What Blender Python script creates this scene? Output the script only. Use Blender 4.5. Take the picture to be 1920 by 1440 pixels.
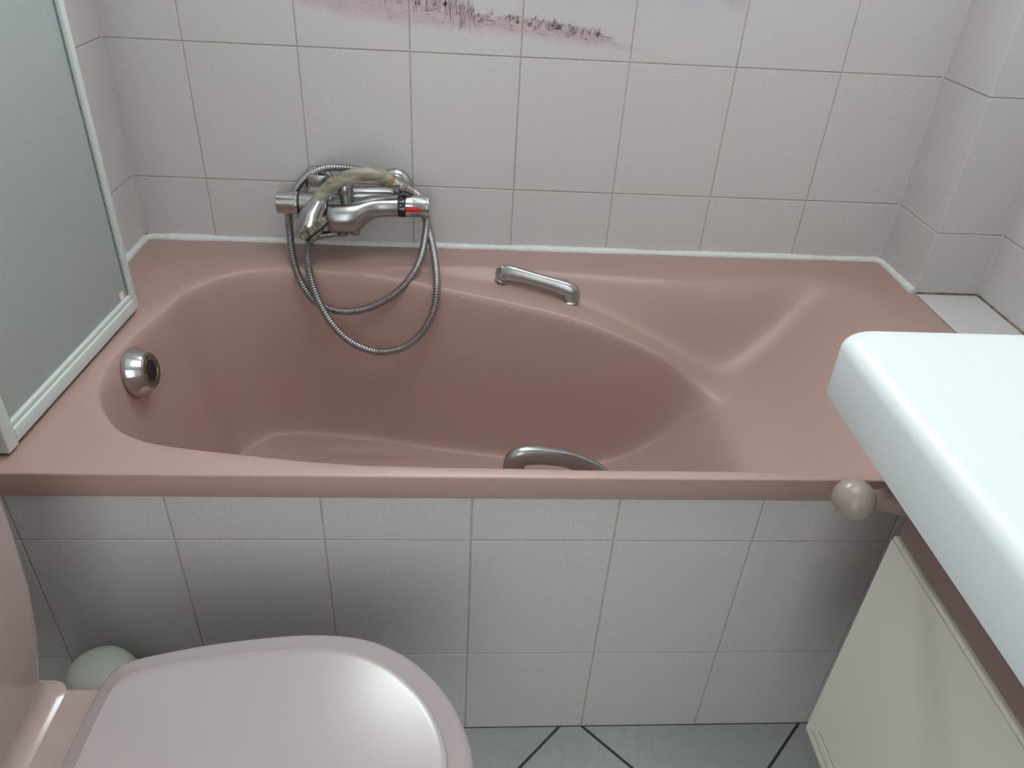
import bpy, bmesh, math, random
import numpy as np
from mathutils import Vector, Matrix

random.seed(7)
rng = np.random.default_rng(7)
for _o in list(bpy.data.objects):
    bpy.data.objects.remove(_o)
scene = bpy.context.scene
COL = scene.collection

# ------------------------------------------------------------------ camera
cam_d = bpy.data.cameras.new('camera')
cam = bpy.data.objects.new('camera', cam_d)
COL.objects.link(cam)
cam_d.sensor_fit = 'HORIZONTAL'
cam_d.sensor_width = 36.0
cam_d.lens = 36.0 * 1429.476 / 1920.0
cam_d.clip_start = 0.01
_R = Vector((0.99778687, -0.04090926, 0.05241936))
_U = Vector((-0.0209184, 0.55519144, 0.83145949))
_F = Vector((0.06311717, 0.8307159, -0.55310697))
_C = Vector((0.64747289, -1.47817303, 1.21479866))
cam.matrix_world = Matrix((( _R.x, _U.x, -_F.x, _C.x), (_R.y, _U.y, -_F.y, _C.y), (_R.z, _U.z, -_F.z, _C.z), (0, 0, 0, 1)))
scene.camera = cam

# ------------------------------------------------------------------ world, exposure
world = bpy.data.worlds.new('world')
scene.world = world
world.use_nodes = True
world.node_tree.nodes['Background'].inputs[0].default_value = (0.75, 0.86, 1.0, 1)
world.node_tree.nodes['Background'].inputs[1].default_value = 0.6
scene.view_settings.view_transform = 'Standard'
scene.view_settings.look = 'None'
scene.view_settings.gamma = 1.0
scene.view_settings.use_curve_mapping = False
scene.view_settings.exposure = 0.04
FILL_STRENGTH = 4.3          # unseen ceiling panel added as fill light
FILL_COLOR = (0.97, 0.99, 1.0)
FILL_CENTRE = (0.92, -0.78)
FILL_SIZE = (0.95, 0.85)
DOOR_FILL_STRENGTH = 2.4          # unseen glowing door pane added as fill light from behind the camera
DOOR_FILL_COLOR = (0.93, 0.98, 1.0)
WIN_STRENGTH = 23.0          # daylit frosted window high in the back wall
WIN_COLOR = (0.88, 0.97, 1.0)
WIN = (0.3385, 0.9380, 1.4385, 1.9340)   # x0, x1, z0, z1

# ------------------------------------------------------------------ dimensions
H = 0.5693                    # bath rim height
XR = 1.5356                   # bath length / face of boxed-in column
XW = 1.666                    # right wall
COLD = 0.154                  # depth of the column
ZB, ZA, TH = 0.6957, 0.9433, 0.2476
ROOM_Y, ROOM_Z = -2.30, 2.38
def yf(x): return -0.7267 + 0.0074 * (x - 0.78)      # bath front edge
def ya(x): return -0.7167 + 0.0074 * (x - 0.78)      # tiled apron

# ------------------------------------------------------------------ materials
def new_mat(name):
    m = bpy.data.materials.new(name); m.use_nodes = True
    nt = m.node_tree
    return m, nt, nt.nodes['Principled BSDF'], nt.links

def speckle(nt, L, col, scale, amount, second=None, scale2=14.0, amt2=0.5):
    """position based fine speckle plus a slow drift towards a second tone"""
    geo = nt.nodes.new('ShaderNodeNewGeometry')
    n1 = nt.nodes.new('ShaderNodeTexNoise'); n1.inputs['Scale'].default_value = scale; n1.inputs['Detail'].default_value = 2
    L.new(geo.outputs['Position'], n1.inputs['Vector'])
    n2 = nt.nodes.new('ShaderNodeTexNoise'); n2.inputs['Scale'].default_value = scale2; n2.inputs['Detail'].default_value = 3
    L.new(geo.outputs['Position'], n2.inputs['Vector'])
    mx = nt.nodes.new('ShaderNodeMix'); mx.data_type = 'RGBA'
    mx.inputs[6].default_value = (*col, 1); mx.inputs[7].default_value = (*(second or col), 1)
    mp = nt.nodes.new('ShaderNodeMapRange'); mp.inputs[1].default_value = .35; mp.inputs[2].default_value = .65
    mp.inputs[3].default_value = 0; mp.inputs[4].default_value = amt2
    L.new(n2.outputs['Fac'], mp.inputs[0]); L.new(mp.outputs[0], mx.inputs[0])
    mr = nt.nodes.new('ShaderNodeMapRange'); mr.inputs[1].default_value = .3; mr.inputs[2].default_value = .7
    mr.inputs[3].default_value = 1 - amount; mr.inputs[4].default_value = 1 + amount
    L.new(n1.outputs['Fac'], mr.inputs[0])
    vm = nt.nodes.new('ShaderNodeVectorMath'); vm.operation = 'SCALE'
    L.new(mx.outputs[2], vm.inputs[0]); L.new(mr.outputs[0], vm.inputs['Scale'])
    return geo, vm.outputs[0], n1

def bump(nt, L, p, fac, strength, dist):
    b = nt.nodes.new('ShaderNodeBump'); b.inputs['Strength'].default_value = strength; b.inputs['Distance'].default_value = dist
    L.new(fac, b.inputs['Height']); L.new(b.outputs[0], p.inputs['Normal'])

def plain(name, col, rough=.4, metal=0.0, spec=.5, noise=0.03, nscale=300, second=None, scale2=10, amt2=.5, bumps=0.0, coat=0.0):
    m, nt, p, L = new_mat(name)
    geo, c, n1 = speckle(nt, L, col, nscale, noise, second, scale2, amt2)
    L.new(c, p.inputs['Base Color'])
    p.inputs['Roughness'].default_value = rough; p.inputs['Metallic'].default_value = metal
    p.inputs['Specular IOR Level'].default_value = spec
    if coat: p.inputs['Coat Weight'].default_value = coat; p.inputs['Coat Roughness'].default_value = .12
    if bumps: bump(nt, L, p, n1.outputs['Fac'], bumps, .001)
    return m

M = {}
TILE = (0.625, 0.595, 0.598); TILE2 = (0.61, 0.605, 0.595)
def tile_mat(name, mural=False):
    m, nt, p, L = new_mat(name)
    geo, c, n1 = speckle(nt, L, TILE, 520, .07, TILE2, 9.0, 1.0)
    p.inputs['Roughness'].default_value = .34; p.inputs['Specular IOR Level'].default_value = .4
    if mural:
        sep = nt.nodes.new('ShaderNodeSeparateXYZ'); L.new(geo.outputs['Position'], sep.inputs[0])
        def math_(op, a, b=None, c_=None):
            n = nt.nodes.new('ShaderNodeMath'); n.operation = op
            for i, v in enumerate((a, b, c_)):
                if v is None: continue
                if isinstance(v, (int, float)): n.inputs[i].default_value = v
                else: L.new(v, n.inputs[i])
            return n.outputs[0]
        def rng_(v, a, b, c_, d):
            n = nt.nodes.new('ShaderNodeMapRange'); n.interpolation_type = 'SMOOTHSTEP'
            L.new(v, n.inputs[0])
            for i, t in enumerate((a, b, c_, d)):
                if isinstance(t, (int, float)): n.inputs[i + 1].default_value = t
                else: L.new(t, n.inputs[i + 1])
            return n.outputs[0]
        def curve(pts):                      # (x, z) -> float curve over x in 0.3..1.2, z in 0.9..1.2
            n = nt.nodes.new('ShaderNodeFloatCurve'); cv = n.mapping.curves[0]
            q = [((x - .3) / .9, (z - .9) / .3) for x, z in pts]
            cv.points[0].location = q[0]; cv.points[1].location = q[-1]
            for a in q[1:-1]: cv.points.new(*a)
            n.mapping.update()
            xin = rngl(sep.outputs[0], .3, 1.2)
            L.new(xin, n.inputs['Value'])
            return math_('MULTIPLY_ADD', n.outputs[0], .3, .9)
        def rngl(v, a, b):
            n = nt.nodes.new('ShaderNodeMapRange'); L.new(v, n.inputs[0]); n.inputs[1].default_value = a; n.inputs[2].default_value = b
            return n.outputs[0]
        lo = curve([(.3, 1.03), (.42, 1.003), (.57, .988), (.72, .982), (.82, .974), (.925, .970), (1.2, .968)])
        hi = curve([(.3, 1.10), (.42, 1.075), (.58, 1.04), (.66, 1.010), (.755, 1.009), (.85, .995), (.925, .973), (1.2, .94)])
        nz = nt.nodes.new('ShaderNodeTexNoise'); nz.inputs['Scale'].default_value = 60; nz.inputs['Detail'].default_value = 5
        L.new(geo.outputs['Position'], nz.inputs['Vector'])
        zj = math_('ADD', sep.outputs[2], math_('MULTIPLY', math_('SUBTRACT', nz.outputs['Fac'], .5), .016))
        m1 = rng_(zj, math_('SUBTRACT', lo, .012), math_('ADD', lo, .012), 0, 1)
        m2 = rng_(zj, math_('SUBTRACT', hi, .003), math_('ADD', hi, .002), 1, 0)
        msk = math_('MULTIPLY', math_('MULTIPLY', m1, m2), math_('MULTIPLY_ADD', nz.outputs['Fac'], .8, .22))
        mxp = nt.nodes.new('ShaderNodeMix'); mxp.data_type = 'RGBA'
        # pale bluish water wash above the shore, inside the picture
        nw = nt.nodes.new('ShaderNodeTexNoise'); nw.inputs['Scale'].default_value = 5; nw.inputs['Detail'].default_value = 3
        L.new(geo.outputs['Position'], nw.inputs['Vector'])
        wm = math_('MULTIPLY', rng_(sep.outputs[2], .985, 1.07, 0, 1), rng_(nw.outputs['Fac'], .35, .65, .25, 1))
        wx = math_('MULTIPLY', rng_(sep.outputs[0], .36, .5, 0, 1), rng_(sep.outputs[0], 1.04, 1.13, 1, 0))
        mxw = nt.nodes.new('ShaderNodeMix'); mxw.data_type = 'RGBA'
        L.new(math_('MULTIPLY', math_('MULTIPLY', wm, wx), .55), mxw.inputs[0])
        L.new(c, mxw.inputs[6]); mxw.inputs[7].default_value = (.48, .50, .57, 1)
        L.new(msk, mxp.inputs[0]); L.new(mxw.outputs[2], mxp.inputs[6]); mxp.inputs[7].default_value = (.53, .37, .40, 1)
        c = mxp.outputs[2]
    L.new(c, p.inputs['Base Color'])
    nb = nt.nodes.new('ShaderNodeTexNoise'); nb.inputs['Scale'].default_value = 16; L.new(geo.outputs['Position'], nb.inputs['Vector'])
    b1 = nt.nodes.new('ShaderNodeBump'); b1.inputs['Strength'].default_value = .05; b1.inputs['Distance'].default_value = .0008
    L.new(nb.outputs['Fac'], b1.inputs['Height'])
    b2 = nt.nodes.new('ShaderNodeBump'); b2.inputs['Strength'].default_value = .15; b2.inputs['Distance'].default_value = .0004
    L.new(n1.outputs['Fac'], b2.inputs['Height']); L.new(b1.outputs[0], b2.inputs['Normal']); L.new(b2.outputs[0], p.inputs['Normal'])
    return m
M['tile'] = tile_mat('pale_lilac_tile')
M['mural'] = tile_mat('printed_landscape_tile', True)
M['grout'] = plain('grout', (.47, .435, .41), .85, noise=.15, nscale=150, second=(.36, .31, .275), scale2=7)
M['paint'] = plain('wall_paint', (.62, .585, .58), .7, noise=.02)
M['ceiling'] = plain('ceiling_paint', (.8, .8, .79), .8, noise=.02)
M['bath'] = plain('pink_enamel', (.435, .290, .246), .42, noise=.012, nscale=500, second=(.425, .290, .252), scale2=4, spec=.8)
M['toilet'] = plain('pink_ceramic', (.42, .325, .300), .16, noise=.01, spec=.5)
M['seat'] = plain('pink_seat_plastic', (.42, .365, .36), .24, noise=.012, spec=.7)
M['chrome'] = plain('worn_chrome', (.60, .61, .61), .16, 1.0, noise=.03, nscale=200, second=(.46, .46, .44), scale2=40)
M['satin'] = plain('satin_chrome', (.44, .45, .455), .27, 1.0, noise=.05, nscale=260, second=(.42, .42, .41), scale2=30)
M['dirty'] = plain('limescaled_chrome', (.36, .35, .29), .36, .85, noise=.2, nscale=160, second=(.17, .16, .115), scale2=110, amt2=1)
M['hose'] = plain('hose_metal', (.43, .44, .44), .3, 1.0, noise=.06, nscale=300, second=(.34, .35, .34), scale2=60)
M['black'] = plain('black_plastic', (.012, .012, .014), .35, noise=.05)
M['white_print'] = plain('white_print', (.75, .75, .75), .5, noise=.0)
M['red'] = plain('red_plastic', (.62, .025, .012), .3, noise=.02)
M['brass'] = plain('tarnished_brass_ring', (.34, .25, .10), .4, .6, noise=.1)
M['silicone'] = plain('white_silicone', (.78, .81, .78), .45, noise=.05, nscale=120, second=(.68, .71, .66), scale2=24)
M['joint'] = plain('pale_joint', (.60, .58, .56), .7, noise=.06, nscale=100)
M['stain'] = plain('stained_joint', (.35, .22, .09), .7, noise=.3, nscale=90, second=(.10, .085, .06), scale2=60, amt2=1)
M['worktop'] = plain('white_laminate', (.76, .82, .83), .32, noise=.008, spec=.5)
M['cream'] = plain('cream_lacquer', (.645, .62, .535), .42, noise=.012, second=(.63, .615, .54), scale2=3)
M['mauve'] = plain('mauve_lacquer', (.245, .165, .145), .5, noise=.02)
M['slot'] = plain('pink_slot_lining', (.33, .20, .165), .5, noise=.02)
M['taupe'] = plain('taupe_lacquer', (.285, .245, .21), .28, noise=.02, spec=.5)
M['frame'] = plain('white_aluminium_frame', (.62, .68, .64), .4, noise=.02)
M['gasket'] = plain('grey_gasket', (.16, .19, .22), .6)
M['sticker'] = plain('pale_sticker', (.80, .72, .64), .6)
M['bin'] = plain('pale_green_plastic', (.50, .545, .47), .45, noise=.02)
M['strokes'] = plain('print_ink', (.36, .27, .26), .5, noise=.2, nscale=120, second=(.42, .29, .30), scale2=30, amt2=1)

def floor_mat():
    m, nt, p, L = new_mat('pale_marbled_floor_tile')
    geo, c, n1 = speckle(nt, L, (.45, .485, .45), 260, .03, (.40, .43, .395), 5.0, .9)
    w = nt.nodes.new('ShaderNodeTexNoise'); w.inputs['Scale'].default_value = 7; w.inputs['Detail'].default_value = 8; w.inputs['Distortion'].default_value = 1.6
    L.new(geo.outputs['Position'], w.inputs['Vector'])
    r = nt.nodes.new('ShaderNodeValToRGB'); r.color_ramp.elements[0].position = .47; r.color_ramp.elements[0].color = (0, 0, 0, 1)
    r.color_ramp.elements[1].position = .5; r.color_ramp.elements[1].color = (1, 1, 1, 1)
    e = r.color_ramp.elements.new(.53); e.color = (0, 0, 0, 1)
    L.new(w.outputs['Fac'], r.inputs[0])
    ml = nt.nodes.new('ShaderNodeMath'); ml.operation = 'MULTIPLY'; ml.inputs[1].default_value = .22; L.new(r.outputs[0], ml.inputs[0])
    mx = nt.nodes.new('ShaderNodeMix'); mx.data_type = 'RGBA'; L.new(ml.outputs[0], mx.inputs[0]); L.new(c, mx.inputs[6]); mx.inputs[7].default_value = (.30, .30, .27, 1)
    L.new(mx.outputs[2], p.inputs['Base Color']); p.inputs['Roughness'].default_value = .32
    return m
M['floor'] = floor_mat()
M['floor_joint'] = plain('dark_floor_joint', (.045, .04, .045), .8, noise=.2, second=(.12, .11, .1), scale2=9)

def handle_mat():
    m, nt, p, L = new_mat('pearly_horn_plastic')
    geo = nt.nodes.new('ShaderNodeNewGeometry')
    mp = nt.nodes.new('ShaderNodeMapping'); mp.inputs['Scale'].default_value = (14, 60, 60); L.new(geo.outputs['Position'], mp.inputs[0])
    n = nt.nodes.new('ShaderNodeTexNoise'); n.inputs['Scale'].default_value = 1.1; n.inputs['Detail'].default_value = 5; n.inputs['Distortion'].default_value = .8
    L.new(mp.outputs[0], n.inputs['Vector'])
    r = nt.nodes.new('ShaderNodeValToRGB')
    r.color_ramp.elements[0].position = .3; r.color_ramp.elements[0].color = (.13, .10, .06, 1)
    r.color_ramp.elements[1].position = .68; r.color_ramp.elements[1].color = (.43, .43, .33, 1)
    e = r.color_ramp.elements.new(.5); e.color = (.28, .265, .185, 1)
    L.new(n.outputs['Fac'], r.inputs[0]); L.new(r.outputs[0], p.inputs['Base Color'])
    p.inputs['Roughness'].default_value = .25
    return m
M['horn'] = handle_mat()

def screen_mat():
    m, nt, p, L = new_mat('frosted_screen_pane')
    geo, c, n1 = speckle(nt, L, (.56, .60, .59), 420, .04, (.53, .585, .57), 5, .8)
    L.new(c, p.inputs['Base Color']); p.inputs['Roughness'].default_value = .38; p.inputs['Specular IOR Level'].default_value = .35
    tr = nt.nodes.new('ShaderNodeBsdfTranslucent'); L.new(c, tr.inputs[0])
    mx = nt.nodes.new('ShaderNodeMixShader'); mx.inputs[0].default_value = .4
    L.new(p.outputs[0], mx.inputs[1]); L.new(tr.outputs[0], mx.inputs[2])
    L.new(mx.outputs[0], nt.nodes['Material Output'].inputs['Surface'])
    bump(nt, L, p, n1.outputs['Fac'], .3, .0006)
    return m
M['screen'] = screen_mat()

def lamp_mat(name, col, strength):
    m = bpy.data.materials.new(name); m.use_nodes = True; nt = m.node_tree
    nt.nodes.clear()
    e = nt.nodes.new('ShaderNodeEmission'); e.inputs[0].default_value = (*col, 1); e.inputs[1].default_value = strength
    o = nt.nodes.new('ShaderNodeOutputMaterial'); nt.links.new(e.outputs[0], o.inputs[0])
    return m
M['fill'] = lamp_mat('fill_panel_glow', FILL_COLOR, FILL_STRENGTH)
M['door_fill'] = lamp_mat('added_door_glow', DOOR_FILL_COLOR, DOOR_FILL_STRENGTH)
M['daylight'] = lamp_mat('daylit_frosted_pane', WIN_COLOR, WIN_STRENGTH)

# ------------------------------------------------------------------ helpers
def link(name, me, mat, parent=None, smooth=None, label=None):
    o = bpy.data.objects.new(name, me); COL.objects.link(o)
    if mat and not me.materials: me.materials.append(M[mat])
    if smooth is not None:
        me.shade_smooth()
        if smooth > 0: me.set_sharp_from_angle(angle=math.radians(smooth))
    if parent:
        o.parent = parent
        w = Vector((0, 0, 0)); q = parent
        while q: w += q.location; q = q.parent
        o.location = -w
    if label: o['label'] = label
    return o

def obj(name, vf, mat, parent=None, smooth=None, label=None):
    v, f = vf
    me = bpy.data.meshes.new(name)
    me.from_pydata([tuple(map(float, p)) for p in v], [], f)
    bm = bmesh.new(); bm.from_mesh(me); bmesh.ops.recalc_face_normals(bm, faces=bm.faces); bm.to_mesh(me); bm.free()
    me.update()
    return link(name, me, mat, parent, smooth, label)

def thing(name, label, cat, loc, group=None):
    o = bpy.data.objects.new(name, None); COL.objects.link(o); o.location = loc
    o.empty_display_size = .05
    o['label'] = label; o['category'] = cat
    if group: o['group'] = group
    return o

def join(*parts):
    V, Fc = [], []
    for v, f in parts:
        n = len(V); V += [tuple(p) for p in v]; Fc += [tuple(i + n for i in q) for q in f]
    return V, Fc

def box(x0, x1, y0, y1, z0, z1, b=0.0):
    bm = bmesh.new(); bmesh.ops.create_cube(bm, size=1)
    for v in bm.verts:
        v.co = Vector((x0 if v.co.x < 0 else x1, y0 if v.co.y < 0 else y1, z0 if v.co.z < 0 else z1))
    if b: bmesh.ops.bevel(bm, geom=list(bm.edges), offset=b, segments=3, profile=.5, affect='EDGES')
    bm.verts.index_update()
    r = [tuple(v.co) for v in bm.verts], [tuple(v.index for v in f.verts) for f in bm.faces]
    bm.free(); return r

def loft(rings, cap0=True, cap1=True, closed=False):
    n = len(rings[0]); V = [tuple(p) for r in rings for p in r]; Fc = []
    m = len(rings)
    for i in range(m if closed else m - 1):
        a, b = i * n, ((i + 1) % m) * n
        for k in range(n):
            Fc.append((a + k, a + (k + 1) % n, b + (k + 1) % n, b + k))
    if not closed:
        if cap0: Fc.append(tuple(range(n))[::-1])
        if cap1: Fc.append(tuple(range((m - 1) * n, m * n)))
    return V, Fc

def basis(d, up=Vector((0, 0, 1))):
    d = Vector(d).normalized()
    if abs(d.dot(up)) > .98: up = Vector((0, 1, 0))
    a = up.cross(d).normalized(); b = d.cross(a).normalized()
    return d, a, b

def lathe(p0, d, prof, n=32, cap0=True, cap1=True, rf=None):
    """prof: (distance along d, radius); rf(angle, distance) scales the radius"""
    d, a, b = basis(d); p0 = Vector(p0); rings = []
    for t, r in prof:
        rings.append([p0 + d * t + (a * math.cos(2 * math.pi * k / n) + b * math.sin(2 * math.pi * k / n)) * r *
                      (rf(2 * math.pi * k / n, t) if rf else 1) for k in range(n)])
    return loft(rings, cap0, cap1)

def catmull(P, n, closed=False):
    P = [np.array(p, float) for p in P]; out = []; m = len(P)
    segs = m if closed else m - 1
    for i in range(segs):
        if closed: a, b, c, d = P[(i - 1) % m], P[i], P[(i + 1) % m], P[(i + 2) % m]
        else: a, b, c, d = P[max(i - 1, 0)], P[i], P[i + 1], P[min(i + 2, m - 1)]
        for k in range(n):
            t = k / n
            out.append(.5 * ((2 * b) + (c - a) * t + (2 * a - 5 * b + 4 * c - d) * t * t + (3 * b - a - 3 * c + d) * t ** 3))
    if not closed: out.append(P[-1])
    return np.array(out)

def resample(P, step):
    s = np.r_[0, np.cumsum(np.linalg.norm(np.diff(P, axis=0), axis=1))]
    n = max(3, int(round(s[-1] / step)) + 1); t = np.linspace(0, s[-1], n)
    return np.stack([np.interp(t, s, P[:, i]) for i in range(P.shape[1])], 1), t

def sweep(P, shape, radius=None, cap=True, up=None):
    """P (n,3), shape: list of (a,b) section points, radius(i) -> scale"""
    P = np.asarray(P, float); n = len(P); T = np.gradient(P, axis=0); T /= np.linalg.norm(T, axis=1)[:, None]
    u = np.array(up if up is not None else (0, 0, 1.)); u = u - T[0] * (u @ T[0])
    if np.linalg.norm(u) < 1e-3: u = np.array((1., 0, 0)) - T[0] * T[0][0]
    u /= np.linalg.norm(u); rings = []
    for i in range(n):
        u = u - T[i] * (u @ T[i]); u /= np.linalg.norm(u); w = np.cross(T[i], u)
        s = radius[i] if radius is not None else 1.0
        rings.append([P[i] + (w * a + u * b) * s for a, b in shape])
    return loft(rings, cap, cap)

def circle(n, r=1.0): return [(r * math.cos(2 * math.pi * k / n), r * math.sin(2 * math.pi * k / n)) for k in range(n)]
def superell(n, a, b, e=3.0):
    out = []
    for k in range(n):
        c, s = math.cos(2 * math.pi * k / n), math.sin(2 * math.pi * k / n)
        out.append((a * math.copysign(abs(c) ** (2 / e), c), b * math.copysign(abs(s) ** (2 / e), s)))
    return out

def struct(o, label, cat=None):
    o['kind'] = 'structure'; o['label'] = label; o['category'] = cat or 'wall'; return o

# ------------------------------------------------------------------ the room shell
GR = .0010       # grout lies this far behind the tile faces
walls = {}
def shell(name, vf, mat, label, cat='wall'):
    o = struct(obj(name, vf, mat), label, cat); walls[name] = o; return o
shell('floor', box(-.08, XW + .08, ROOM_Y, .08, -.08, -GR), 'floor_joint', 'floor of pale marbled tiles laid diagonally with dark joints', 'floor')
shell('ceiling', box(-.08, XW + .08, ROOM_Y, .08, ROOM_Z, ROOM_Z + .08), 'ceiling', 'plain white ceiling above the bath', 'ceiling')
shell('wall_back', join(box(-.08, XW + .08, GR, .09, -GR, WIN[2]), box(-.08, XW + .08, GR, .09, WIN[3], ROOM_Z), box(-.08, WIN[0], GR, .09, WIN[2], WIN[3]), box(WIN[1], XW + .08, GR, .09, WIN[2], WIN[3])), 'grout', 'pale lilac tiled wall behind the bath with printed landscape')
shell('wall_left', box(-.09, -GR, ROOM_Y, GR, -GR, ROOM_Z), 'grout', 'pale tiled wall behind the shower screen and the toilet')
shell('wall_right', box(XW + GR, XW + .09, ROOM_Y, GR, -GR, ROOM_Z), 'grout', 'pale tiled side wall above the white worktop')
shell('wall_front', box(-.09, XW + .09, ROOM_Y - .08, ROOM_Y, -GR, ROOM_Z), 'paint', 'plain pale wall opposite the bath')
shell('wall_column', box(XR + GR, XW + GR, -COLD + GR, GR, .1, ROOM_Z), 'grout', 'narrow tiled boxed-in column in the far right corner')
shell('wall_ledge', box(XR + GR + .002, XW + GR, -.71, -COLD + GR, .1, H - GR), 'grout', 'small tiled ledge between the end of the bath and the right wall')
xs_ap = [0.0, XW]
av = [(x, y, z) for x in xs_ap for (y, z) in ((ya(x) + GR, -GR), (ya(x) + GR, H - .033), (ya(x) + .009, H - .033), (ya(x) + .009, -GR))]
shell('wall_apron', (av, [(0, 1, 5, 4), (1, 2, 6, 5), (2, 3, 7, 6), (3, 0, 4, 7), (0, 3, 2, 1), (4, 5, 6, 7)]), 'grout', 'tiled front panel below the pink bath rim')

w0, w1, v0, v1 = WIN
def ring_frame(x0, x1, z0, z1, y0, y1, t):
    return join(box(x0, x1, y0, y1, z0, z0 + t, .002), box(x0, x1, y0, y1, z1 - t, z1, .002), box(x0, x0 + t, y0, y1, z0 + t, z1 - t, .002), box(x1 - t, x1, y0, y1, z0 + t, z1 - t, .002))
win = shell('window_1', ring_frame(w0, w1, v0, v1, .004, .07, .03), 'ceiling', 'high frosted window in the back wall above the printed tiles', 'window')
sash = obj('window_sash', ring_frame(w0 + .031, w1 - .031, v0 + .031, v1 - .031, .015, .05, .035), 'ceiling', win, 30)
obj('pane', box(w0 + .066, w1 - .066, .03, .034, v0 + .066, v1 - .066), 'daylight', win)
door = shell('added_door_1', ring_frame(.10, .95, .0005, 2.05, ROOM_Y + .0005, ROOM_Y + .045, .11), 'ceiling', 'added white door with a tall glowing fill pane opposite the bath', 'door')  # invented door, added so its glowing pane lights the room from the front
obj('pane', box(.205, .845, ROOM_Y + .018, ROOM_Y + .024, .105, 1.945), 'door_fill', door)
obj('added_door_handle', join(box(.865, .895, ROOM_Y + .045, ROOM_Y + .052, .95, 1.10, .003), box(.80, .89, ROOM_Y + .085, ROOM_Y + .10, 1.045, 1.06, .005), box(.872, .888, ROOM_Y + .05, ROOM_Y + .09, 1.045, 1.06, .003)), 'chrome', door, 30)
_tm = {}
def tile_mesh(w, h, mat, t=.0035, b=.0011):
    k = (round(w, 4), round(h, 4), mat)
    if k in _tm: return _tm[k]
    g = .0010
    v = []
    for z, i in ((-t, g), (-b, g), (-b * .3, g + b * .3), (0, g + b)):
        v += [(i, i, z), (w - i, i, z), (w - i, h - i, z), (i, h - i, z)]
    f = []
    for r in range(3):
        for c in range(4): f.append((r * 4 + c, r * 4 + (c + 1) % 4, r * 4 + 4 + (c + 1) % 4, r * 4 + 4 + c))
    f.append((12, 13, 14, 15))
    me = bpy.data.meshes.new('tile'); me.from_pydata(v, [], f); me.materials.append(M[mat]); me.update()
    me.shade_flat()
    _tm[k] = me
    return me

def lay(wall, origin, ux, uy, us, vs, matf=lambda a, b: 'tile', jig=1.0):
    ux, uy = Vector(ux).normalized(), Vector(uy).normalized(); nz = ux.cross(uy)
    out = []
    for a, b in zip(us[:-1], us[1:]):
        for c, d in zip(vs[:-1], vs[1:]):
            if b - a < .012 or d - c < .012: continue
            mt = matf((a + b) / 2, (c + d) / 2)
            if mt is None: continue
            me = tile_mesh(b - a, d - c, mt)
            o = bpy.data.objects.new('tile', me); COL.objects.link(o); o.parent = wall
            p = Vector(origin) + ux * a + uy * c + nz * (random.uniform(-.0002, .0003) * jig)
            R_ = Matrix((ux, uy, nz)).transposed().to_4x4()
            tilt = Matrix.Rotation(random.uniform(-1, 1) * .0016 * jig, 4, 'X') @ Matrix.Rotation(random.uniform(-1, 1) * .0016 * jig, 4, 'Y')
            o.matrix_local = Matrix.Translation(p) @ R_ @ tilt
            out.append(o)
    return out

rows = [H - .05, ZB] + [ZB + TH * k for k in range(1, 7)] + [ROOM_Z]
cols = [0.0] + [0.1382 + .2 * k for k in range(7)] + [XR]
def is_mural(x, z):
    if WIN[0] < x < WIN[1] and WIN[2] < z < WIN[3]: return None
    return 'mural' if (.338 < x < 1.14 and .9433 < z < 1.44) else 'tile'
mural_tiles = lay(walls['wall_back'], (0, 0, 0), (1, 0, 0), (0, 0, 1), cols, rows, is_mural)
lrows = [0, ZB - 2 * TH, ZB - TH, ZB] + [ZB + TH * k for k in range(1, 7)] + [ROOM_Z]
lay(walls['wall_left'], (0, 0, 0), (0, 1, 0), (0, 0, 1), [-1.76, -1.56, -1.36, -1.16, -.96, -.76, -.56, -.36, -.16, 0.0], lrows)
lay(walls['wall_right'], (XW, 0, 0), (0, -1, 0), (0, 0, 1), [COLD] + [COLD + .2 * k for k in range(1, 9)], [H - .05, ZB] + rows[2:])
lay(walls['wall_column'], (XR, 0, 0), (0, -1, 0), (0, 0, 1), [0, COLD], rows)
lay(walls['wall_column'], (XR, -COLD, 0), (1, 0, 0), (0, 0, 1), [0, XW - XR], rows)
lay(walls['wall_ledge'], (XR + .002, -COLD - .002, H + .0005), (1, 0, 0), (0, -1, 0), [0, XW - XR - .002], [-.56, -.36, -.16, 0]) if False else None
lay(walls['wall_ledge'], (XR + .002, -.71, H + .0005), (1, 0, 0), (0, 1, 0), [0, XW - XR - .003], [0, .156, .356, .71 - COLD - .001])
sl = 0.0074
lay(walls['wall_apron'], (0, ya(0), 0), (1, sl, 0), (0, 0, 1), [0, .0619] + [.2619 + .2 * k for k in range(0, 7)] + [XW], [0, .1985, .4461, H - .034], jig=.8)

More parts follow.
